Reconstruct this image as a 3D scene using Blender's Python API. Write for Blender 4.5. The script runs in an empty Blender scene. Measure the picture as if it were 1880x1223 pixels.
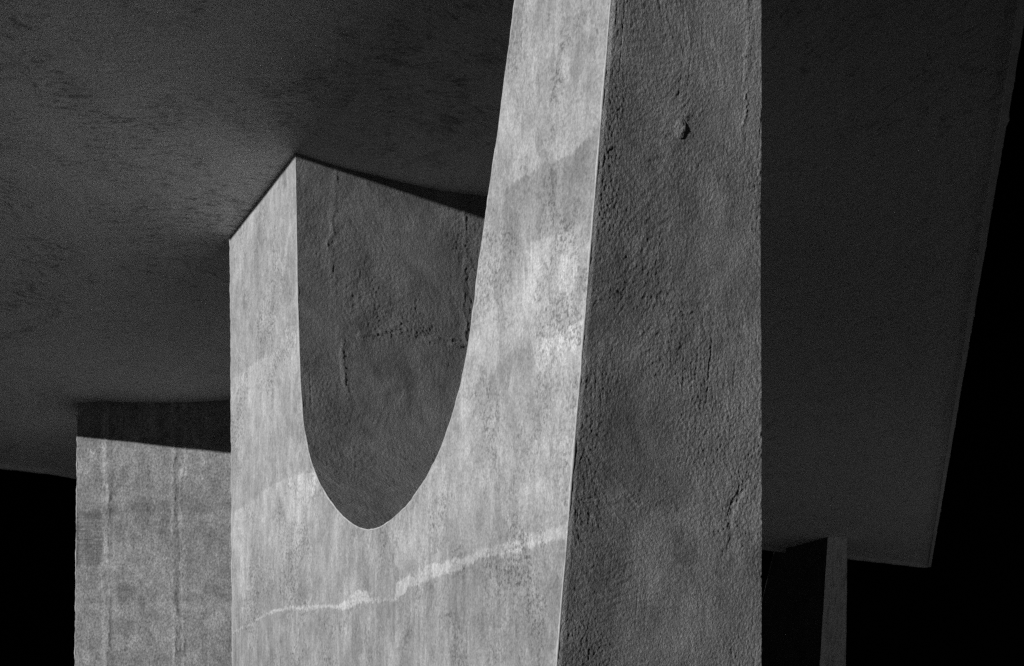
import bpy, math
import numpy as np
from mathutils import Vector

# ------------------------------------------------------------------ camera, sky, sun
sc = bpy.context.scene
COL = sc.collection
EYE = 1.6                      # eye height, metres
FPX = 2611.0                   # 50 mm on a 36 mm sensor, in photograph pixels (1880 wide)
HOR = 1515.0                   # horizon row: a shift lens looking level
cd = bpy.data.cameras.new("camera")
cam = bpy.data.objects.new("camera", cd)
COL.objects.link(cam)
cam.location = (0, 0, EYE)
cam.rotation_euler = (math.radians(90), 0, 0)
cd.sensor_width = 36.0
cd.lens = FPX / 1880 * 36.0
cd.shift_y = (HOR - 611.5) / 1880
cd.clip_end = 2000
sc.camera = cam

SUN_H = Vector((-0.80, -0.60, 0)).normalized()     # horizontal direction towards the sun
TAN_E = 0.104                                      # tangent of the sun's elevation
ELEV = math.atan(TAN_E)
w = bpy.data.worlds.new("World")
sc.world = w
w.use_nodes = True
nt = w.node_tree
nt.nodes.clear()
o_ = nt.nodes.new("ShaderNodeOutputWorld")
b_ = nt.nodes.new("ShaderNodeBackground")
bw = nt.nodes.new("ShaderNodeRGBToBW")
sk = nt.nodes.new("ShaderNodeTexSky")
sk.sky_type = 'NISHITA'
sk.sun_disc = False
sk.sun_elevation = ELEV
sk.sun_rotation = math.atan2(SUN_H.x, SUN_H.y)
nt.links.new(sk.outputs[0], bw.inputs[0])
nt.links.new(bw.outputs[0], b_.inputs[0])
b_.inputs[1].default_value = 0.00006               # the photograph's sky is black
nt.links.new(b_.outputs[0], o_.inputs[0])

ld = bpy.data.lights.new("sun", 'SUN')
ld.energy = 3.6
ld.angle = math.radians(0.5)
ld.color = (1, 1, 1)                               # a monochrome photograph
sun = bpy.data.objects.new("sun", ld)
COL.objects.link(sun)
to_sun = (SUN_H + Vector((0, 0, TAN_E))).normalized()
sun.rotation_euler = (-to_sun).to_track_quat('-Z', 'Y').to_euler()
sun.location = (-30, -22, 12)

sc.view_settings.view_transform = 'Standard'
sc.view_settings.look = 'None'
sc.view_settings.exposure = 0
sc.view_settings.gamma = 1
sc.cycles.diffuse_bounces = 6
sc.cycles.max_bounces = 8
sc.cycles.use_denoising = False                    # keep the grain of the render

# ------------------------------------------------------------------ noise
def _hash(ix, iy, seed):
    h = (ix.astype(np.int64) * 374761393 + iy.astype(np.int64) * 668265263 + seed * 974634777) & 0xffffffff
    h = ((h ^ (h >> 13)) * 1274126177) & 0xffffffff
    h = ((h ^ (h >> 16)) * 2246822519) & 0xffffffff
    return (h ^ (h >> 15)) & 0xffffffff

def perlin(x, y, seed=0):
    x, y = np.broadcast_arrays(np.asarray(x, float), np.asarray(y, float))
    x0, y0 = np.floor(x), np.floor(y)
    fx, fy = x - x0, y - y0
    u = fx * fx * fx * (fx * (fx * 6 - 15) + 10)
    v = fy * fy * fy * (fy * (fy * 6 - 15) + 10)
    def g(ax, ay, dx, dy):
        a = _hash(ax, ay, seed) * (2 * math.pi / 4294967296.0)
        return np.cos(a) * dx + np.sin(a) * dy
    a = g(x0, y0, fx, fy)
    b = g(x0 + 1, y0, fx - 1, fy)
    c = g(x0, y0 + 1, fx, fy - 1)
    d = g(x0 + 1, y0 + 1, fx - 1, fy - 1)
    return 1.5 * ((a * (1 - u) + b * u) * (1 - v) + (c * (1 - u) + d * u) * v)

def fbm(x, y, seed=0, octv=4, gain=0.5):
    s, a = 0, 1.0
    for k in range(octv):
        s = s + a * perlin(x * 2 ** k + 17.3 * k, y * 2 ** k + 9.1 * k, seed + k)
        a *= gain
    return s

def sstep(a, b, x):
    t = np.clip((x - a) / (b - a), 0, 1)
    return t * t * (3 - 2 * t)

def line_ridge(d, wd):
    return np.exp(-(d / wd) ** 2)

# ------------------------------------------------------------------ plan axes of the main pier
UX = np.array([0.888, 0.459]); UX = UX / np.linalg.norm(UX)     # through the wall, away from the sun
VX = np.array([-UX[1], UX[0]])                                   # along the lit face, away from the camera
U0 = 2.74                                                        # plane of the lit face
H = 5.6                                                          # height of the soffit

def P(u, v, z):
    """wall coordinates (u measured from the lit face) to world"""
    u, v, z = np.broadcast_arrays(np.asarray(u, float) + U0, np.asarray(v, float), np.asarray(z, float))
    return np.stack([UX[0] * u + VX[0] * v, UX[1] * u + VX[1] * v, z], -1)

def unplan(px, py, plane=0.0):
    """where the sight line meets the vertical plane u = plane: v and z there"""
    rx, rz = (px - 940) / FPX, (HOR - py) / FPX
    Y = (U0 + plane) / (rx * UX[0] + UX[1])
    return rx * Y * VX[0] + Y * VX[1], EYE + rz * Y

def soffit(u, v):
    u, v = np.broadcast_arrays(np.asarray(u, float), np.asarray(v, float))
    k = (0.218 - 0.405 * sstep(9.6, 12.2, v) + 0.085 * np.clip((v - 12.45) / 1.1, 0, 1) + 0.10 * sstep(14.0, 16.2, v)) / 2.3
    wing = k * (-u)
    dip = -0.16 * u * (1.27 - u) / 1.27 ** 2
    far = 0.03 * (1 - np.exp(-(u - 1.27) * 4.2))
    r = np.where(u < 0, wing, np.where(u < 1.27, dip, far))
    return H + r

# ------------------------------------------------------------------ mesh assembling
class Sheets:
    """several sheets of faces collected into one mesh"""
    def __init__(s):
        s.v, s.uv, s.f, s.mi, s.sm, s.n = [], [], [], [], [], 0
    def grid(s, pts, uv, mat=0, flip=False, smooth=True):
        r, c = pts.shape[:2]
        idx = np.arange(r * c).reshape(r, c) + s.n
        q = np.stack([idx[:-1, :-1], idx[:-1, 1:], idx[1:, 1:], idx[1:, :-1]], -1).reshape(-1, 4)
        if flip:
            q = q[:, ::-1]
        s.v.append(pts.reshape(-1, 3)); s.uv.append(uv.reshape(-1, 2)); s.n += r * c
        s.f.append(q); s.mi.append(np.full(len(q), mat)); s.sm.append(np.full(len(q), smooth))
    def poly(s, pts, uv, mat=0, flip=False):
        pts, uv = np.asarray(pts, float), np.asarray(uv, float)
        idx = (np.arange(len(pts)) + s.n)[None, :]
        if flip:
            idx = idx[:, ::-1]
        s.v.append(pts); s.uv.append(uv); s.n += len(pts)
        s.f.append(idx); s.mi.append(np.array([mat])); s.sm.append(np.array([False]))
    def build(s, name, mats, parent=None):
        me = bpy.data.meshes.new(name)
        V = np.concatenate(s.v); UV = np.concatenate(s.uv)
        loops = np.concatenate([f.reshape(-1) for f in s.f])
        tot = np.concatenate([np.full(len(f), f.shape[1]) for f in s.f])
        start = np.concatenate([[0], np.cumsum(tot)[:-1]])
        me.vertices.add(len(V)); me.vertices.foreach_set("co", V.astype(np.float32).reshape(-1))
        me.loops.add(len(loops)); me.loops.foreach_set("vertex_index", loops.astype(np.int32))
        me.polygons.add(len(tot))
        me.polygons.foreach_set("loop_start", start.astype(np.int32))
        me.polygons.foreach_set("loop_total", tot.astype(np.int32))
        me.polygons.foreach_set("material_index", np.concatenate(s.mi).astype(np.int32))
        me.polygons.foreach_set("use_smooth", np.concatenate(s.sm))
        ul = me.uv_layers.new(name="metres")
        ul.data.foreach_set("uv", UV[loops].astype(np.float32).reshape(-1))
        me.update(calc_edges=True)
        me.validate()
        for m in mats:
            me.materials.append(m)
        o = bpy.data.objects.new(name, me)
        COL.objects.link(o)
        if parent is not None:
            o.parent = parent
            o.matrix_parent_inverse = parent.matrix_basis.inverted()
        return o

def thing(name, label, cat, loc, group=None):
    o = bpy.data.objects.new(name, None)
    o.empty_display_size = 0.3
    COL.objects.link(o)
    o.location = loc
    o["label"] = label; o["category"] = cat
    if group:
        o["group"] = group
    return o

def tube(sh, path, rad, seed=0, seg=7, mat=0):
    """a hand-run mortar arris along a path, its thickness uneven"""
    path = np.asarray(path, float)
    n = len(path)
    t = np.gradient(path, axis=0); t /= np.linalg.norm(t, axis=1)[:, None]
    ref = np.array([0.31, 0.52, 0.17])
    a = np.cross(t, ref); a /= np.linalg.norm(a, axis=1)[:, None]
    b = np.cross(t, a)
    L = np.concatenate([[0], np.cumsum(np.linalg.norm(np.diff(path, axis=0), axis=1))])
    r = rad * np.clip(0.75 + 0.7 * fbm(L * 7, L * 0 + 3.3, seed, 4, 0.65), 0.12, 1.5)
    ang = np.linspace(0, 2 * math.pi, seg + 1)
    pts = path[:, None, :] + r[:, None, None] * (np.cos(ang)[None, :, None] * a[:, None, :] + np.sin(ang)[None, :, None] * b[:, None, :])
    uv = np.stack(np.broadcast_arrays(L[:, None], ang[None, :] * rad), -1)
    sh.grid(pts, uv, mat)

def resample(pts, step):
    pts = np.asarray(pts, float)
    L = np.concatenate([[0], np.cumsum(np.linalg.norm(np.diff(pts, axis=0), axis=1))])
    n = max(2, int(round(L[-1] / step)) + 1)
    t = np.linspace(0, L[-1], n)
    return np.stack([np.interp(t, L, pts[:, k]) for k in range(pts.shape[1])], -1)

def smooth_curve(pts, step, it=60):
    p = resample(pts, step)
    for _ in range(it):
        p[1:-1] = 0.25 * p[:-2] + 0.5 * p[1:-1] + 0.25 * p[2:]
    return p

# ------------------------------------------------------------------ procedural materials
class Mat:
    def __init__(s, name, rough=0.9):
        s.m = bpy.data.materials.new(name); s.m.use_nodes = True
        s.t = s.m.node_tree; s.N = s.t.nodes; s.L = s.t.links
        s.bsdf = s.N["Principled BSDF"]
        s.bsdf.inputs["Roughness"].default_value = rough
        s.bsdf.inputs["Specular IOR Level"].default_value = 0.15
        uv = s.N.new("ShaderNodeUVMap"); uv.uv_map = "metres"
        sp = s.N.new("ShaderNodeSeparateXYZ"); s.L.new(uv.outputs[0], sp.inputs[0])
        s.x, s.y = sp.outputs[0], sp.outputs[1]
    def set(s, sock, v):
        if hasattr(v, "is_linked"):
            s.L.new(v, sock)
        else:
            sock.default_value = v
    def op(s, o, a, b=0.0, c=None, clamp=False):
        n = s.N.new("ShaderNodeMath"); n.operation = o; n.use_clamp = clamp
        s.set(n.inputs[0], a); s.set(n.inputs[1], b)
        if c is not None:
            s.set(n.inputs[2], c)
        return n.outputs[0]
    def add(s, a, b): return s.op('ADD', a, b)
    def sub(s, a, b): return s.op('SUBTRACT', a, b)
    def mul(s, a, b): return s.op('MULTIPLY', a, b)
    def ramp(s, v, a, b, lo=0.0, hi=1.0):
        n = s.N.new("ShaderNodeMapRange"); n.interpolation_type = 'SMOOTHSTEP'
        s.set(n.inputs[0], v); s.set(n.inputs[1], a); s.set(n.inputs[2], b); s.set(n.inputs[3], lo); s.set(n.inputs[4], hi)
        return n.outputs[0]
    def noise(s, sx, sy, seed, detail=4, rough=0.55, dist=0.0, x=None, y=None):
        c = s.N.new("ShaderNodeCombineXYZ")
        s.L.new(s.mul(x or s.x, sx), c.inputs[0]); s.L.new(s.mul(y or s.y, sy), c.inputs[1]); c.inputs[2].default_value = seed * 7.31
        n = s.N.new("ShaderNodeTexNoise"); n.noise_dimensions = '3D'
        n.inputs["Scale"].default_value = 1.0; n.inputs["Detail"].default_value = detail
        n.inputs["Roughness"].default_value = rough; n.inputs["Distortion"].default_value = dist
        s.L.new(c.outputs[0], n.inputs["Vector"])
        return n.outputs[0]
    def pm(s, n, amt):
        """noise 0..1 to a factor 1 +- amt"""
        return s.op('MAXIMUM', s.add(s.mul(s.sub(n, 0.5), 3.2 * amt), 1.0), 0.3)
    def finish(s, albedo, bump=None, strength=1.0, dist=1.0):
        a = s.op('MAXIMUM', albedo, 0.01); a = s.op('MINIMUM', a, 0.88)
        c = s.N.new("ShaderNodeCombineColor")
        for k in range(3):
            s.L.new(a, c.inputs[k])
        s.L.new(c.outputs[0], s.bsdf.inputs["Base Color"])
        if bump is not None:
            b = s.N.new("ShaderNodeBump"); b.inputs["Strength"].default_value = strength; b.inputs["Distance"].default_value = dist
            s.L.new(bump, b.inputs["Height"]); s.L.new(b.outputs[0], s.bsdf.inputs["Normal"])
        return s.m

def mat_limewash():
    """lit face: limewashed render, streaked by rain, with level day joints"""
    m = Mat("streaked_limewash")
    alb = 0.345
    def curve(points):
        """a day joint: its height along the wall, from points (along the wall, height)"""
        n = m.N.new("ShaderNodeFloatCurve")
        c = n.mapping.curves[0]
        pts = sorted(((p[0] - 4.0) / 6.0, p[1] / 6.0) for p in points)
        pts = [(0.0, pts[0][1])] + pts + [(1.0, pts[-1][1])]
        while len(c.points) < len(pts):
            c.points.new(0.5, 0.5)
        for q_, p in zip(c.points, pts):
            q_.location = p; q_.handle_type = 'VECTOR'
        n.mapping.update()
        m.L.new(m.mul(m.sub(m.x, 4.0), 1 / 6.0), n.inputs["Value"])
        return m.mul(n.outputs[0], 6.0)
    rag = m.add(m.mul(m.sub(m.noise(20, 16, 13, 7, 0.74, 0.8), 0.5), 0.085), m.mul(m.sub(m.noise(70, 14, 14, 4, 0.7), 0.5), 0.04))
    yr = m.add(m.y, rag)
    lo, hi = curve(SEAM_LO), curve(SEAM_HI)
    under = m.ramp(m.sub(yr, lo), -0.006, 0.006, 1.0, 0.0)                     # below the main joint
    s1 = m.noise(9, 1.6, 1, 9, 0.70, 1.1)
    s2 = m.noise(34, 3.5, 2, 7, 0.70, 0.8)
    s3 = m.noise(5.0, 0.45, 6, 6, 0.6, 0.5)
    bl = m.noise(1.3, 1.1, 3, 5, 0.55, 0.4)
    cl = m.noise(4.6, 3.4, 4, 10, 0.74, 1.2)
    def lerp_pm(n, a0, a1):
        return s_max(m.add(m.mul(m.mul(m.sub(n, 0.5), 3.2), m.add(a0, m.mul(under, a1 - a0))), 1.0))
    def s_max(v): return m.op('MAXIMUM', v, 0.3)
    a = m.mul(lerp_pm(s1, 0.15, 0.24), alb)
    a = m.mul(a, lerp_pm(s2, 0.14, 0.26))
    a = m.mul(a, m.pm(s3, 0.10))
    a = m.mul(a, m.pm(bl, 0.15))
    a = m.mul(a, lerp_pm(cl, 0.31, 0.22))
    # thin wash layers with crisp ragged edges
    for i, (sx_, sy_, amt) in enumerate(((3.0, 1.3, 0.10), (6.0, 2.6, 0.11), (2.2, 1.8, -0.12), (8.0, 4.5, -0.12))):
        ly = m.ramp(m.noise(sx_, sy_, 80 + i, 10, 0.70, 0.9), 0.505, 0.53)
        a = m.mul(a, m.add(m.mul(ly, amt), 1.0 - amt * 0.5))
    # the freshly washed part of the near arm
    wx = m.ramp(m.add(m.x, m.mul(m.sub(bl, 0.5), 1.5)), 5.4, 7.0, 1.0, 0.0)
    wz = m.mul(m.ramp(m.y, 2.6, 2.95), m.ramp(m.add(m.y, m.mul(m.sub(cl, 0.5), 1.2)), 3.9, 4.5, 1.0, 0.0))
    a = m.mul(a, m.add(m.mul(m.mul(wx, wz), 0.17), 1.0))
    # day joints: the pale main one, a lap of fresh wash over the older coat
    band = m.mul(m.sub(1.0, under), m.ramp(m.sub(yr, hi), -0.006, 0.006, 1.0, 0.0))
    a = m.mul(a, m.add(1.0, m.mul(band, m.ramp(m.x, 4.8, 7.0, 0.22, 0.32))))
    a = m.mul(a, m.sub(1.0, m.mul(under, 0.15)))
    soft = m.mul(m.sub(1.0, under), m.ramp(m.sub(yr, hi), 0.0, 0.30, 1.0, 0.0))
    a = m.mul(a, m.sub(1.0, m.mul(m.mul(soft, m.sub(1.0, band)), m.ramp(m.noise(3, 2, 33, 4), 0.4, 0.65, 0.02, 0.20))))
    # fainter joints: lighter (+) or darker (-) below the line, dying away downwards
    for pts_, amt, fade in SEAMS:
        t = m.sub(yr, curve(pts_))
        x0, x1 = min(p[0] for p in pts_), max(p[0] for p in pts_)
        k = m.mul(m.ramp(t, -0.008, 0.008, 1.0, 0.0), m.ramp(t, -fade, -0.02))
        k = m.mul(k, m.mul(m.ramp(m.x, x0 - 0.06, x0), m.ramp(m.x, x1, x1 + 0.06, 1.0, 0.0)))
        a = m.mul(a, m.add(1.0, m.mul(k, amt)))
    # pale runs and flaked, pitted zones
    run = m.ramp(m.noise(24, 0.9, 51, 4, 0.6, 0.3), 0.62, 0.72)
    a = m.mul(a, m.add(m.mul(run, 0.22), 1.0))
    zone = m.ramp(m.noise(2.4, 1.7, 61, 6, 0.68, 0.7), 0.44, 0.64)
    pit = m.ramp(m.noise(62, 52, 62, 4, 0.75), 0.47, 0.62)
    a = m.mul(a, m.sub(1.0, m.mul(m.mul(zone, pit), 0.58)))
    dz = m.ramp(m.noise(5.0, 1.3, 66, 5, 0.65, 0.7), 0.60, 0.76)
    a = m.mul(a, m.sub(1.0, m.mul(dz, 0.26)))
    gr = m.noise(120, 95, 63, 3, 0.75)
    a = m.mul(a, m.pm(gr, 0.55))
    bh = m.add(m.mul(m.noise(55, 30, 71, 5, 0.65), 0.0035), m.mul(m.noise(7, 3, 72, 4), 0.010))
    bh = m.sub(bh, m.mul(m.mul(zone, pit), 0.0012))
    return m.finish(a, bh, 0.55, 1.0)

def mat_render(name, alb, var=0.2, seed=0, bump=0.0080, grit=145):
    """hand-trowelled cement render; its larger relief is modelled in the mesh"""
    m = Mat(name)
    a = m.mul(m.pm(m.noise(1.5, 1.2, seed + 1, 6, 0.65, 0.5), var * 1.5), alb)
    a = m.mul(a, m.pm(m.noise(6, 4.5, seed + 2, 8, 0.72, 0.6), var * 1.5))
    a = m.mul(a, m.pm(m.noise(grit * 0.8, grit * 0.7, seed + 3, 3, 0.7), 0.55))
    st = m.ramp(m.noise(2.6, 1.9, seed + 4, 7, 0.7, 0.8), 0.52, 0.72)
    a = m.mul(a, m.sub(1.0, m.mul(st, 0.34)))
    amt = m.ramp(m.noise(2.0, 1.7, seed + 6, 6, 0.7, 0.6), 0.35, 0.65, 0.55, 1.25)
    bh = m.mul(m.mul(m.noise(grit, grit * 0.85, seed + 5, 3, 0.72), bump), amt)
    return m.finish(a, bh, 1.0, 1.0)

def mat_grey_face():
    """the far pier's face: blotched grey render with darker stains"""
    m = Mat("blotched_grey_render")
    a = m.mul(m.pm(m.noise(2.4, 1.9, 5, 8, 0.70, 0.6), 0.36), 0.27)
    a = m.mul(a, m.pm(m.noise(8, 6.5, 6, 9, 0.76, 0.7), 0.55))
    a = m.mul(a, m.pm(m.noise(52, 46, 7, 3, 0.75), 0.70))
    a = m.mul(a, m.pm(m.noise(12, 1.2, 8, 5, 0.65), 0.18))
    st = m.ramp(m.noise(3.0, 2.8, 9, 8, 0.74, 0.8), 0.55, 0.70)
    a = m.mul(a, m.sub(1.0, m.mul(st, 0.40)))
    pale = m.ramp(m.noise(2.2, 1.6, 11, 9, 0.74, 0.8), 0.54, 0.64)
    a = m.mul(a, m.add(1.0, m.mul(pale, 0.26)))
    def strip(x0, w_, amt, seed, sy=1.4):
        d = m.op('ABSOLUTE', m.sub(m.add(m.x, m.mul(m.sub(m.noise(3, sy, seed, 8, 0.74), 0.5), 0.20)), x0))
        k = m.mul(m.ramp(d, 0.0, w_, 1.0, 0.0), m.ramp(m.noise(9, 2.5, seed + 1, 6, 0.7), 0.36, 0.6))
        return m.add(1.0, m.mul(k, amt))
    a = m.mul(a, strip(0.27, 0.05, 0.32, 21)); a = m.mul(a, strip(0.33, 0.03, -0.30, 23))
    a = m.mul(a, strip(0.93, 0.035, 0.36, 25)); a = m.mul(a, strip(0.985, 0.03, -0.34, 27)); a = m.mul(a, strip(1.04, 0.03, 0.26, 29))
    for zc, k_, sd in ((4.58, -0.13, 31), (3.72, -0.10, 33), (3.66, 0.12, 35)):
        d = m.op('ABSOLUTE', m.sub(m.add(m.y, m.mul(m.sub(m.noise(2.2, 3, sd, 7, 0.7), 0.5), 0.22)), zc))
        a = m.mul(a, m.add(1.0, m.mul(m.mul(m.ramp(d, 0.01, 0.07, 1.0, 0.0), m.ramp(m.noise(5, 6, sd + 50, 6, 0.7), 0.42, 0.58)), k_ * 1.6)))
    rect = m.mul(m.mul(m.ramp(m.x, 0.24, 0.27, 1.0, 0.0), m.ramp(m.y, 4.03, 4.08)), m.ramp(m.y, 4.52, 4.58, 1.0, 0.0))
    a = m.mul(a, m.sub(1.0, m.mul(rect, m.ramp(m.noise(3, 60, 37, 4, 0.6), 0.35, 0.6, 0.10, 0.40))))
    return m.finish(a, m.mul(m.noise(58, 50, 10, 3, 0.72), 0.009), 1.0, 1.0)

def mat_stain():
    """long rain stains on render whose base is paled to paint in missing light"""
    m = Mat("lit_rain_stained_render")
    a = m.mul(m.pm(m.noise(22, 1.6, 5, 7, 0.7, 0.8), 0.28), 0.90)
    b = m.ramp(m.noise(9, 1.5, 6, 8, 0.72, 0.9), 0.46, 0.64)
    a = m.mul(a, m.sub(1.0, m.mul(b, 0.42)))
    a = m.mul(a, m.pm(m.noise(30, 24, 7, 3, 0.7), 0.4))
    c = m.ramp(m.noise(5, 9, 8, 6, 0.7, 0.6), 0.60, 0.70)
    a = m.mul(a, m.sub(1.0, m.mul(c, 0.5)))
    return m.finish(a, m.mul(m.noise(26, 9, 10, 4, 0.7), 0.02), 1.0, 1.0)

def mat_soffit():
    """brush-finished underside, dark mineral streaks along the float marks"""
    m = Mat("brushed_soffit_render")
    # short float marks, in patches of differing direction
    def strokes(th, seed, fa, fb):
        c, q = math.cos(th), math.sin(th)
        xa = m.add(m.mul(m.x, c), m.mul(m.y, q)); ya = m.sub(m.mul(m.y, c), m.mul(m.x, q))
        return m.noise(fa, fb, seed, 6, 0.78, 0.6, xa, ya)
    w1 = m.ramp(m.noise(0.55, 0.5, 8, 4, 0.6, 0.5), 0.44, 0.56)
    w2 = m.ramp(m.add(m.x, m.mul(m.sub(m.noise(0.7, 0.7, 9, 4), 0.5), 2.0)), 0.6, 1.6)
    br = m.add(m.mul(strokes(0.95, 2, 30, 9), w1), m.mul(strokes(1.9, 12, 30, 9), m.sub(1.0, w1)))
    br = m.add(m.mul(br, m.sub(1.0, w2)), m.mul(strokes(0.05, 22, 26, 7), w2))
    br2 = strokes(0.7, 3, 70, 40)
    bl = m.noise(0.50, 0.45, 4, 5, 0.6, 0.5)
    cl = m.noise(2.4, 1.9, 5, 9, 0.76, 0.8)
    fine = m.noise(70, 44, 6, 3, 0.75)
    a = m.mul(m.pm(bl, 0.16), 1.14)
    a = m.mul(a, m.pm(cl, 0.64))
    dark = m.ramp(br, 0.45, 0.62)
    zone = m.ramp(m.noise(1.5, 1.2, 7, 6, 0.70, 0.8), 0.40, 0.56, 0.16, 1.0)
    a = m.mul(a, m.sub(1.0, m.mul(m.mul(dark, zone), 0.66)))
    a = m.mul(a, m.pm(br, 0.50))
    a = m.mul(a, m.pm(br2, 0.30))
    a = m.mul(a, m.pm(fine, 0.34))
    # painted bounce light: the soffit colour is raised beyond a slanting line
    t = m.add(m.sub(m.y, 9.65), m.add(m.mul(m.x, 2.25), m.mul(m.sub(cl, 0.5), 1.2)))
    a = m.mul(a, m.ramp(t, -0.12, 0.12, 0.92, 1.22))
    bh = m.add(m.mul(br, 0.042), m.add(m.mul(br2, 0.014), m.mul(fine, 0.016)))
    bh = m.add(bh, m.mul(cl, 0.05))
    return m.finish(a, bh, 0.9, 1.0)

def mat_simple(name, alb, var, sc_, seed):
    m = Mat(name)
    a = m.mul(m.pm(m.noise(sc_, sc_ * 0.8, seed, 5, 0.65), var), alb)
    a = m.mul(a, m.pm(m.noise(sc_ * 9, sc_ * 9, seed + 1, 3, 0.65), var))
    return m.finish(a, m.mul(m.noise(sc_ * 9, sc_ * 9, seed + 2, 3), 0.002), 0.6, 1.0)

def traced(px):
    return [tuple(float(c) for c in unplan(*p)) for p in px]
SEAM_LO = traced([(452, 1152), (495, 1127), (525, 1120), (560, 1119), (605, 1116), (631, 1119), (652, 1111), (667, 1105), (690, 1105), (712, 1103),
                  (727, 1101), (740, 1092), (750, 1079), (779, 1069), (816, 1054), (845, 1048), (878, 1026), (915, 1022), (948, 1016), (997, 995), (1037, 989)])
SEAM_HI = traced([(452, 1149), (495, 1123), (525, 1113), (560, 1113), (598, 1110), (624, 1112), (638, 1098), (651, 1086), (672, 1084), (680, 1099), (712, 1100),
                  (724, 1098), (728, 1071), (737, 1063), (763, 1051), (786, 1036), (815, 1034), (839, 1021), (848, 1026), (878, 1011), (934, 996), (981, 979), (1037, 963)])
SEAMS = ((traced([(432, 938), (455, 925), (470, 911), (500, 890), (520, 880), (545, 872), (578, 866)]), 0.26, 0.7),
         (traced([(428, 694), (450, 680), (470, 664), (512, 642), (520, 610), (530, 602), (552, 590)]), 0.22, 0.6),
         (traced([(930, 345), (955, 328), (1000, 300), (1045, 285), (1070, 262), (1104, 222)]), -0.28, 0.5),
         (traced([(985, 440), (1005, 434), (1030, 432), (1046, 424), (1060, 410)]), 0.24, 0.35),
         (traced([(992, 626), (1010, 622), (1030, 605), (1045, 598), (1074, 588)]), 0.28, 0.22),
         (traced([(862, 716), (885, 690), (905, 684), (925, 660), (945, 642), (975, 636)]), -0.18, 0.25))
M_LIME = mat_limewash()
M_DARK = mat_render("rough_trowelled_render", 0.315, 0.26, 80)
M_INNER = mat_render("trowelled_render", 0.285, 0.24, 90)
M_GREY = mat_grey_face()
M_SHADE_SIDE = mat_render("shade_darkened_render", 0.07, 0.2, 100, 0.002)  # near-black albedo paints in the shade on the slim pier's sides
M_STAIN_LIT = mat_stain()  # base lightened to stand in for light on the dim edge
M_BEAD = mat_simple("pale_mortar", 0.52, 0.22, 14, 120)
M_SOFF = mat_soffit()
M_LIP = mat_simple("pale_edge_concrete", 0.60, 0.2, 5, 130)
M_ROOF = mat_simple("roof_screed", 0.25, 0.2, 2, 140)
M_BOUNCE = mat_simple("white_bounce_sheet", 0.80, 0.15, 6, 160)  # near-white albedo for the added bounce sheets
M_GROUND = mat_simple("dark_gravel_ground", 0.05, 0.2, 1.2, 150)

# ------------------------------------------------------------------ ground
g = Sheets()
gx = np.linspace(-600, 600, 61); gy = np.linspace(-600, 600, 61)
GX, GY = np.meshgrid(gx, gy)
g.grid(np.stack([GX, GY, 0 * GX], -1), np.stack([GX, GY], -1))
ground = g.build("ground", [M_GROUND])
ground["kind"] = "structure"
g = Sheets()
gu, gv = np.meshgrid(np.linspace(5.5, 40, 70), np.linspace(0, 1, 12))
g.grid(P(gu, 11.0 + 0.168 * (gu - 12) + gv * 3.6, 0.004 + 0 * gu), np.stack([gu, gv * 3.6], -1))
path = g.build("path", [M_BOUNCE])  # made-up pale sheet out of view, bounces light onto the slim pier
path["kind"] = "structure"
g = Sheets()
gu, gv = np.meshgrid(np.linspace(11.0, 60, 80), np.linspace(-18, 10.6, 50))
g.grid(P(gu, gv + 0.168 * (gu - 12), 0.004 + 0 * gu), np.stack([gu, gv], -1))
bounce_right = g.build("bounce_sheet_right", [M_BOUNCE])  # second added sheet, more bounce for the slim pier's dim edge
bounce_right["kind"] = "structure"
g = Sheets()
gu, gv = np.meshgrid(np.linspace(-3.4, 1.4, 20), np.linspace(9.9, 12.6, 14))
g.grid(P(gu, gv, 0.004 + 0 * gu), np.stack([gu, gv], -1))
bounce_left = g.build("bounce_sheet_left", [M_BOUNCE])  # added unseen sheet, brightens the soffit before the left pier
bounce_left["kind"] = "structure"

# ------------------------------------------------------------------ canopy
# plan outline (u, v): far edge v = 16.65, sun side u = -2.3, slanting right-hand edge
VFAR, VNEAR, ULEFT = 16.62, 2.4, -2.3
_e0, _e1 = np.array([13.15, 16.62]), np.array([2.70, 5.05])
def uright(v):
    t = (v - _e1[1]) / (_e0[1] - _e1[1])
    return _e1[0] + t * (_e0[0] - _e1[0]) + 0.0 * v

canopy = thing("canopy", "dark concrete canopy slab lying on the piers, its brushed soffit seen from below", "canopy", (2.0, 12.0, H))
rows = np.linspace(VNEAR, VFAR, 220)
ts = np.concatenate([np.linspace(0, 0.30, 60)[:-1], np.linspace(0.30, 1, 90)])
UU = np.zeros((len(rows), len(ts))); VV = np.zeros_like(UU)
for i, v in enumerate(rows):
    r = uright(v) + 0.003 * float(fbm(np.array(v * 1.7), np.array(2.2), 5, 4))
    # columns packed round the main pier, then out to the right-hand edge
    UU[i] = np.concatenate([np.linspace(ULEFT, min(1.9, r - 0.2), 60)[:-1], np.linspace(min(1.9, r - 0.2), r, 90)])
    VV[i] = v
ZZ = soffit(UU, VV) + 0.010 * fbm(UU * 0.9, VV * 0.9, 9, 3) * sstep(0.15, 0.6, np.abs(UU)) 
s = Sheets()
s.grid(P(UU, VV, ZZ), np.stack([UU, VV], -1), 0, flip=True)
TH = 0.42
s.grid(P(UU, VV, ZZ + TH), np.stack([UU, VV], -1), 1)
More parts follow.
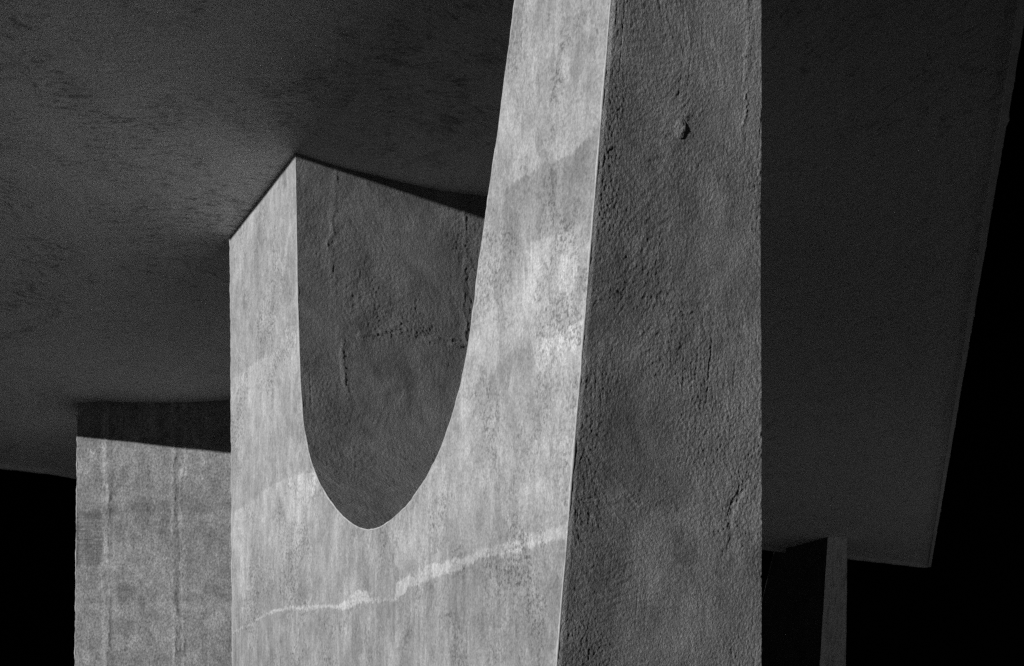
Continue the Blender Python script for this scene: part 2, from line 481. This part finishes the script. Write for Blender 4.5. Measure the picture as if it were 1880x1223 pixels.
for (uu, vv, zz, fl) in ((UU[0], VV[0], ZZ[0], False), (UU[-1], VV[-1], ZZ[-1], True), (UU[:, 0], VV[:, 0], ZZ[:, 0], True), (UU[:, -1], VV[:, -1], ZZ[:, -1], False)):
    pts = np.stack([P(uu, vv, zz), P(uu, vv, zz + TH)], 0)
    L = np.concatenate([[0], np.cumsum(np.hypot(np.diff(uu), np.diff(vv)))])
    s.grid(pts, np.stack(np.broadcast_arrays(L[None, :], np.array([[0.0], [TH]])), -1), 2, flip=fl, smooth=False)
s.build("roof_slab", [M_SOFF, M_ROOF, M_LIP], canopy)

def lip(us, vs, zs, nu, nv, depth, width, seed, jag):
    """drip edge hung under the rim of the slab; broken and uneven"""
    us, vs, zs = map(np.asarray, (us, vs, zs))
    n = len(us)
    L = np.concatenate([[0], np.cumsum(np.hypot(np.diff(us), np.diff(vs)))])
    w_ = width + 0.12 * width * fbm(L * 2.2, L * 0, seed, 3)
    chip = jag * np.clip(fbm(L * 5.0, L * 0 + 5, seed + 3, 4, 0.6) - 0.35, 0, 1)
    d_ = depth * (1 + 0.15 * fbm(L * 3, L * 0 + 8, seed + 5, 3))
    out_ = 0.012 + chip
    prof = [(w_, 0.004 + 0 * L), (w_, -d_), (-out_, -d_ * 0.9), (-out_, 0.03 + 0 * L)]
    pts = np.stack([P(us + nu * a, vs + nv * a, zs + b) for a, b in prof], 0)
    uv = np.stack(np.broadcast_arrays(L[None, :], np.array([[0.0], [depth], [depth + width], [2 * depth + width]])), -1)
    q = Sheets(); q.grid(pts, uv, 0, flip=False, smooth=False)
    return q

vv = np.linspace(VNEAR, VFAR, 900)
ur = np.interp(vv, rows, UU[:, -1])
ed = (_e0 - _e1) / np.linalg.norm(_e0 - _e1)
lip(ur, vv, soffit(ur, vv), -ed[1], ed[0], 0.030, 0.028, 7, 0.015).build("drip_edge", [M_LIP], canopy)
uu = np.linspace(ULEFT, 13.05, 900)
lip(uu, np.full(900, VFAR), soffit(uu, np.full(900, VFAR)), 0, -1, 0.05, 0.06, 17, 0.02).build("drip_edge", [M_LIP], canopy)

# ------------------------------------------------------------------ relief of the trowelled faces
GRIT = 75.0
def relief(sx, z, seed, k_rough, smooth_mask=None):
    """height in metres; sx runs across the face, z up"""
    wx = sx + 0.03 * fbm(sx * 3, z * 3, seed + 50, 2); wz = z + 0.03 * fbm(sx * 3 + 9, z * 3, seed + 51, 2)
    big = 0.0042 * fbm(wx * 1.5, wz * 1.2, seed, 3) + 0.0022 * fbm(wx * 4.5, wz * 3.5, seed + 3, 3)
    rm = sstep(-0.5, 0.7, fbm(sx * 1.7, z * 1.4, seed + 6, 3))
    if smooth_mask is not None:
        rm = rm * (1 - smooth_mask)
    n1 = fbm(sx * GRIT + 6 * wx, z * GRIT * 0.9, seed + 10, 2, 0.6)
    n2 = fbm(wx * 19 + 3, wz * 15, seed + 12, 3, 0.6)
    scr = 0
    for k, th in enumerate((0.25, 0.95, 1.75, 2.5)):                      # trowel strokes
        a = wx * np.cos(th) + wz * np.sin(th); b = -wx * np.sin(th) + wz * np.cos(th)
        wgt = sstep(-0.05, 0.45, fbm(sx * 1.9 + 5 * k, z * 1.6, seed + 20 + k, 2))
        scr = scr + wgt * fbm(b * 52, a * 9, seed + 24 + k, 3, 0.6)
    ver = np.clip(perlin(sx * 60, z * 2.2, seed + 28) - 0.45, 0, 1) * sstep(0.0, 0.5, fbm(sx * 2.2, z * 1.5, seed + 29, 2))
    rid = np.clip(1 - np.abs(fbm(wx * 9, wz * 8, seed + 30, 3)) * 2.4, 0, 1) ** 5
    return big * sstep(0.0, 0.35, sx) + k_rough * ((0.45 + 0.9 * rm) * (0.00095 * n1 * 75 / GRIT + 0.00028 * n2) + (1.0 - 0.4 * rm) * 0.0007 * scr - 0.0026 * ver + 0.0006 * rid * rm)

def crack(sx, z, x0, seed, amp, wd, wob=0.05, z0=-9, z1=99):
    xc = x0 + wob * fbm(z * 1.3, z * 0 + 4, seed, 4, 0.6)
    fade = sstep(z0, z0 + 0.25, z) * (1 - sstep(z1 - 0.25, z1, z))
    lump = np.clip(0.8 + 0.6 * fbm(sx * 40, z * 14, seed + 3, 4, 0.6), 0, 1.6)
    xc = xc + 0.012 * fbm(z * 14, z * 0 + 1, seed + 6, 4, 0.7)
    wd = wd * np.clip(1 + 0.9 * fbm(z * 2.6, z * 0 + 3, seed + 8, 3), 0.3, 2.2)
    fade = fade * np.clip(0.7 + 1.1 * fbm(z * 1.4, z * 0 + 6, seed + 9, 3), 0.05, 1.5)
    return amp * fade * lump * line_ridge(sx - xc, wd)

def ledge(sx, z, zc, seed, amp, wd, wob=0.05, a0=-9, a1=99):
    c = zc + wob * fbm(sx * 1.6, sx * 0 + 7, seed, 4, 0.6)
    fade = sstep(a0, a0 + 0.2, sx) * (1 - sstep(a1 - 0.2, a1, sx))
    lump = np.clip(0.6 + 0.8 * fbm(sx * 11, z * 30, seed + 3, 5, 0.7), 0, 1.6)
    wd = wd * np.clip(1 + 0.9 * fbm(sx * 3, sx * 0 + 3, seed + 8, 3), 0.3, 2.2)
    return amp * fade * lump * line_ridge(z - c, wd)

def lift_step(sx, z, zc, seed, amp):
    c = zc + 0.07 * fbm(sx * 1.6, sx * 0 + 2, seed, 4, 0.6)
    return amp * sstep(-0.012, 0.012, z - c)

# ------------------------------------------------------------------ main pier
vB0, zB0 = unplan(422.5, 437); vB1, zB1 = unplan(427, 1223)
vR0, zR0 = unplan(1121.5, 0); vR1, zR1 = unplan(1022, 1223)
def v_left(z): return vB0 + (z - zB0) * (vB1 - vB0) / (zB1 - zB0)
def v_right(z): return vR0 + (z - zR0) * (vR1 - vR0) / (zR1 - zR0)
def thick_edge(v, z):
    """wall thickness at the near end: its back arris stands plumb as seen in the photograph"""
    X0, Y0 = VX[0] * v, VX[1] * v
    rx = 446.5 / FPX - 0.0004 * (4.66 - z)
    return (rx * Y0 - X0) / (UX[0] - rx * UX[1]) - U0
def thick(v, z):
    t = thick_edge(v, z)
    return np.where(v < 5.25, t, np.minimum(1.75, thick_edge(5.25, z) + (v - 5.25) * 0.62))

U_PX = [(542, 276), (543.5, 340), (544.6, 400), (546, 489), (547, 560), (549, 611), (550.5, 660), (552.5, 711), (557, 776),
        (568, 836), (583, 879), (600.6, 911), (625.6, 944), (650.6, 964), (664, 970), (678, 972.5), (696, 968.5), (716, 956), (751, 924),
        (781, 879), (806, 831), (826, 776), (846, 706), (858, 641), (864, 600), (870, 560), (881, 461), (891, 400), (897, 352),
        (906, 290), (914.5, 238), (923, 165), (935, 75), (945, -2)]
uc = np.array([unplan(*p) for p in U_PX])
# carry both sides of the cut-out up into the slab
uc = np.vstack([[uc[0, 0], 5.72], uc[1:]])
d = (uc[-1] - uc[-5]); d = d / d[1]
uc = np.vstack([uc, uc[-1] + d * (5.72 - uc[-1, 1])])
UC = smooth_curve(uc, 0.006, 110)
wob = np.stack([0.0022 * fbm(np.arange(len(UC)) * 0.045, np.zeros(len(UC)), 71, 3), 0.0022 * fbm(np.arange(len(UC)) * 0.045, np.ones(len(UC)) * 5, 72, 3)], -1)
wob[0] = wob[-1] = 0
UC = UC + wob
zl = np.arange(0, 5.72, 0.012)
ledg = np.stack([v_left(zl) + 0.003 * fbm(zl * 4, zl * 0, 81, 3), zl], -1)
zr = np.concatenate([np.arange(0, 2.0, 0.05), np.arange(2.0, 5.05, 0.0034), np.arange(5.05, 5.73, 0.05)])
redg = np.stack([v_right(zr) + 0.0024 * fbm(zr * 5, zr * 0, 91, 4), zr], -1)

pier = thing("pier", "tall pale streaked pier with a deep U-shaped cut-out and a rough dark side", "pier", tuple(P(0.8, 7.2, 0)), "concrete piers under the canopy")
body = Sheets()
outline = np.vstack([ledg, UC, redg[::-1]])
f = P(0.0, outline[:, 0], outline[:, 1])
body.poly(f, outline, 0)
bk = P(thick(outline[:, 0], outline[:, 1]), outline[:, 0], outline[:, 1])

# near end face: rough trowelled, leaning out, raked by the sun
nS = 330
tt = np.linspace(0, 1, nS)[None, :]
vz = redg[:, 0][:, None]; zz = zr[:, None]
TT = thick(vz, zz)
SX = tt * TT
ZG = np.broadcast_to(zz, SX.shape)
hh = relief(SX, ZG, 200, 1.0)
hh = hh + 0.055 * (tt ** 2) * TT                                          # slightly bowed
hh = hh + crack(SX, ZG, 0.60, 211, 0.0038, 0.012, 0.04, 4.2, 5.4)          # thick plaster seam, top right
hh = hh + crack(SX, ZG, 0.12, 213, 0.0012, 0.06, 0.06, 3.0, 3.6)
hh = hh - crack(SX, ZG, 0.79, 217, 0.0042, 0.014, 0.12, 2.55, 3.15)        # split in the coat, lower right
hh = hh + ledge(SX, ZG, 2.85, 219, 0.0018, 0.05, 0.09)
hh = hh + ledge(SX, ZG, 3.62, 220, 0.0016, 0.06, 0.10)
hh = hh + lift_step(SX, ZG, 4.15, 221, 0.002)
hh = hh + 0.0035 * (1 - sstep(0.05, 0.30, SX))
edge = np.minimum(sstep(0, 0.02, SX), 1)
hh = hh * edge
HH_END, SX_END = hh, SX
nrm = np.array([-VX[0], -VX[1], (v_right(1.0) - v_right(0.0))]); nrm /= np.linalg.norm(nrm)
pts = P(SX, np.broadcast_to(vz, SX.shape), ZG) + hh[..., None] * nrm
body.grid(pts, np.stack([SX, ZG], -1), 1, flip=False)
bk[-len(redg):] = pts[::-1, -1]
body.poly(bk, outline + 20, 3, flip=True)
# inside of the cut-out
Lc = np.concatenate([[0], np.cumsum(np.hypot(*np.diff(UC, axis=0).T))])
nT = 330
tt = np.linspace(0, 1, nT)[None, :]
vz = UC[:, 0][:, None]; zz = UC[:, 1][:, None]
TT = thick(vz, zz); SX = tt * TT; ZG = np.broadcast_to(zz, SX.shape); LG = np.broadcast_to(Lc[:, None], SX.shape)
tan = np.gradient(UC, axis=0); tan /= np.linalg.norm(tan, axis=1)[:, None]
nv, nz = tan[:, 1], -tan[:, 0]                                        # towards the hollow
left_side = sstep(0, 1, (Lc[len(Lc) // 2] + 0.8 - Lc) * 2)[:, None]
sm = sstep(0.27, 0.33, SX + 0.02 * fbm(SX * 3, ZG * 3, 333, 3)) * (1 - sstep(4.45, 4.62, ZG + 0.06 * fbm(SX * 2, ZG, 334, 2))) * 0.85
GRIT = 60.0
hh = relief(SX, LG, 300, 1.0, sm)
GRIT = 75.0
hh = hh + crack(SX, ZG, 0.27, 311, 0.0032, 0.018, 0.03, 3.6, 4.75) + crack(SX, ZG, 0.24, 312, 0.003, 0.02, 0.03, 4.6, 5.8)
hh = hh + ledge(SX, ZG, 4.62, 313, 0.0042, 0.045, 0.06, 0.22, 1.5) + ledge(SX, ZG, 3.80, 314, 0.0025, 0.02, 0.05, 0.3, 1.5)
hh = hh + crack(SX, ZG, 1.12, 315, 0.003, 0.014, 0.05, 4.5, 5.8) - crack(SX, ZG, 1.17, 316, 0.003, 0.012, 0.05, 4.5, 5.6)
hh = hh + crack(SX, ZG, 0.42, 317, 0.003, 0.02, 0.05, 3.2, 3.8)
hh = hh * np.minimum(sstep(0, 0.02, SX), 1)
pts = P(SX, vz + nv[:, None] * hh, zz + nz[:, None] * hh)
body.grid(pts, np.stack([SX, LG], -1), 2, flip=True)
# far end face
TT = thick(ledg[:, 0], ledg[:, 1])
pts = np.stack([P(0 * TT, ledg[:, 0], ledg[:, 1]), P(TT, ledg[:, 0], ledg[:, 1])], 1)
body.grid(pts, np.stack([np.stack([0 * TT, TT], 1), np.stack([zl, zl], 1)], -1), 1, flip=True, smooth=False)
body.build("wall_body", [M_LIME, M_DARK, M_INNER, M_SHADE_SIDE], pier)

bd = Sheets()
tube(bd, P(0.001, UC[:, 0] - nv * 0.0036, UC[:, 1] - nz * 0.0036), 0.0042, 400)
q = resample(redg[redg[:, 1] > 1.5], 0.01)
tube(bd, P(0.001, q[:, 0] + 0.0045, q[:, 1]), 0.0052, 401)
tube(bd, P(0.0, ledg[:, 0], ledg[:, 1]), 0.005, 402)
bd.build("corner_bead", [M_BEAD], pier)

# lump of mortar on the rough side
def lump(u, z, size, seed, parent):
    n, m_ = 40, 40
    v = v_right(z)
    th = np.linspace(0, 2 * math.pi, n + 1); r = np.linspace(0, 1, m_)
    R, Tn = np.meshgrid(r, th, indexing='ij')
    iz = int(np.argmin(np.abs(zr - z)))
    base = float(np.interp(u, SX_END[iz], HH_END[iz]))
    slope = (float(np.interp(u + 0.05, SX_END[iz], HH_END[iz])) - float(np.interp(u - 0.05, SX_END[iz], HH_END[iz]))) / 0.10
    asym = 1 + 0.28 * perlin(np.cos(Tn) * 1.6 + 4, np.sin(Tn) * 1.6, seed) + 0.18 * np.sin(Tn - 0.5)
    a = R * asym * size * 0.72 * np.cos(Tn); b = R * asym * size * np.sin(Tn)
    h = 0.0055 * np.clip(1 - R ** 3.0, 0, 1) ** 0.6 * (1 + 0.35 * fbm(a * 60, b * 60, seed + 3, 3)) * (0.75 + 0.5 * a / size) + base + slope * a
    h = np.where(R > 0.99, base + slope * a - 0.012, h)
    vz_ = v_right(z + b)
    p = P(u + a, vz_, z + b) + h[..., None] * nrm
    q = Sheets(); q.grid(p, np.stack([a, b], -1), 0)
    return q.build("mortar_lump", [M_DARK], parent)
lump(0.345, 4.272, 0.036, 500, pier)

# ------------------------------------------------------------------ far pier behind, left: square to the camera
def on_soffit(px, py):
    rx, rz = (px - 940) / FPX, (HOR - py) / FPX
    Y = 4.0 / rz
    for _ in range(30):
        X = rx * Y
        u = X * UX[0] + Y * UX[1] - U0; v = X * VX[0] + Y * VX[1]
        Y = (float(soffit(u, v)) - EYE) / rz
    return np.array([rx * Y, Y])
F = on_soffit(142.5, 740); G = on_soffit(424, 732)
dirx = (G - F) / np.linalg.norm(G - F); nrmF = np.array([dirx[1], -dirx[0]])       # towards the camera
WID, DEP = 1.95, 0.9
back = thing("pier", "grey blotchy pier behind and left of the U-shaped one, a shadow across its top", "pier", tuple(np.append(F + dirx * WID / 2, 0)), "concrete piers under the canopy")
zf = np.concatenate([np.arange(0, 3.0, 0.08), np.arange(3.0, 5.95, 0.0068)])
xs = np.concatenate([np.arange(0, 1.75, 0.0062), np.linspace(1.755, WID, 12)])
XS, ZF = np.meshgrid(xs, zf)
lean = 0.022 * (H - ZF) / 2.0 * np.clip(1 - XS / 0.5, 0, 1)
GRIT = 48.0
hh = relief(XS, ZF, 600, 0.8) * 1.5
GRIT = 75.0
for x0, sd, am, wd in ((0.27, 611, 0.005, 0.016), (0.31, 612, 0.004, 0.010), (0.945, 613, 0.006, 0.014), (1.03, 614, 0.005, 0.012), (0.99, 618, -0.004, 0.02)):
    hh = hh + crack(XS, ZF, x0, sd, am, wd, 0.035)
hh = hh + ledge(XS, ZF, 4.56, 615, 0.004, 0.014, 0.06) + ledge(XS, ZF, 3.70, 616, 0.004, 0.014, 0.08)
hh = hh - 0.004 * sstep(0.2, 0.26, 0.28 - XS) * sstep(4.0, 4.06, ZF) * (1 - sstep(4.5, 4.56, ZF)) * (1 + np.sin(ZF * 190 + 3 * fbm(XS * 4, ZF * 6, 617, 2)) * 0.35)
hh = hh * np.minimum(sstep(0, 0.025, XS), 1)
keep_top = np.minimum(ZF, 5.95)
def back_pt(x, z, h):
    x, z, h = np.broadcast_arrays(x, z, h)
    return np.stack([F[0] + dirx[0] * x + nrmF[0] * h, F[1] + dirx[1] * x + nrmF[1] * h, z], -1)
def top_at(x):
    p = np.stack([F[0] + dirx[0] * x, F[1] + dirx[1] * x], -1)
    return soffit(p[..., 0] * UX[0] + p[..., 1] * UX[1] - U0, p[..., 0] * VX[0] + p[..., 1] * VX[1]) + 0.06
ZT = np.minimum(ZF, top_at(XS))
s = Sheets()
s.grid(back_pt(XS - lean, ZT, hh), np.stack([XS, ZF], -1), 0)
zc = zf[::4]; ln = 0.022 * (H - zc) / 2.0
zt = np.minimum(zc, top_at(np.zeros_like(zc)))
s.grid(np.stack([back_pt(-ln, zt, 0.0), back_pt(-ln, zt, -DEP)], 1), np.stack(np.broadcast_arrays(np.array([[0.0, DEP]]), zc[:, None]), -1), 0, flip=True, smooth=False)
s.grid(np.stack([back_pt(WID, zc, 0.0), back_pt(WID, zc, -DEP)], 1), np.stack(np.broadcast_arrays(np.array([[0.0, DEP]]), zc[:, None]), -1), 0, smooth=False)
s.grid(np.stack([back_pt(-ln, zt, -DEP), back_pt(WID + 0 * zc, zt, -DEP)], 1), np.stack(np.broadcast_arrays(np.array([[0.0, WID]]), zc[:, None]), -1), 0, flip=True, smooth=False)
s.build("wall_body", [M_GREY], back)
bd = Sheets()
zz1 = np.arange(0, 5.55, 0.012)
tube(bd, back_pt(-0.022 * (H - zz1) / 2.0, zz1, -0.004), 0.0065, 620)
bd.build("corner_bead", [M_BEAD], back)

# ------------------------------------------------------------------ slim pier behind, right: the same design, only its near arm in view
UR = 13.05 - 0.0
def unplan_r(px, py): return unplan(px, py, UR - U0)
k0 = unplan_r(1519.5, 990); k1 = unplan_r(1505, 1223)
l0 = unplan_r(1424, 1003); l1 = unplan_r(1395, 1120)
zz2 = np.concatenate([np.arange(0, 3.5, 0.1), np.arange(3.5, 5.66, 0.012)])
def lin(a, b, z): return a[0] + (z - a[1]) * (b[0] - a[0]) / (b[1] - a[1])
vk = lin(k0, k1, zz2) + 0.004 * fbm(zz2 * 4, zz2 * 0, 711, 3)
vl = np.minimum(lin(l0, l1, zz2), 19.0)
def thick_r(v, z):
    X0, Y0 = VX[0] * v, VX[1] * v
    rx = (1553 + 3.0 * (z - 3.84) / 1.8 - 940) / FPX
    return (rx * Y0 - X0) / (UX[0] - rx * UX[1]) - UR
tk = thick_r(vk, zz2)
ur_ = UR - U0
nn = 40
a = np.linspace(0, 1, nn)
def slim_pier(label, du, dv, seed):
    slim = thing("pier", label, "pier", tuple(P(ur_ + du + 0.2, 16.2 + dv, 0)), "concrete piers under the canopy")
    k_, l_ = vk + dv, vl + dv
    s = Sheets()
    SX = a[None, :] * tk[:, None]; ZG = np.broadcast_to(zz2[:, None], SX.shape)
    hh = (relief(SX, ZG, seed, 1.6) + crack(SX, ZG, 0.2, seed + 13, 0.012, 0.02, 0.05)) * np.minimum(sstep(0, 0.02, SX), 1)
    VG = k_[:, None] + a[None, :] * (l_ - k_)[:, None]
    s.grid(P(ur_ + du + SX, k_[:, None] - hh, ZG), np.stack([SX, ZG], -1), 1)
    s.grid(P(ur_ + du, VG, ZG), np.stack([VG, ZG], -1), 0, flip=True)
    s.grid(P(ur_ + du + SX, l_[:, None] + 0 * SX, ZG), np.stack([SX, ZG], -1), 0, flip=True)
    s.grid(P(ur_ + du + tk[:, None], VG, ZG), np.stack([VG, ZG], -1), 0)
    s.build("wall_body", [M_SHADE_SIDE, M_STAIN_LIT], slim)  # side colour carries shade, edge colour carries added light
    bd = Sheets()
    tube(bd, P(ur_ + du, l_, zz2), 0.008, seed + 20)
    bd.build("corner_bead", [M_BEAD], slim)
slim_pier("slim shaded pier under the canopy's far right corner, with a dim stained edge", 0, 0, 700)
slim_pier("unseen slim pier added behind the U-shaped one to shade the far right pier", -5.6, -1.0, 740)  # added as a blocker, keeps sun off the right pier's dark face
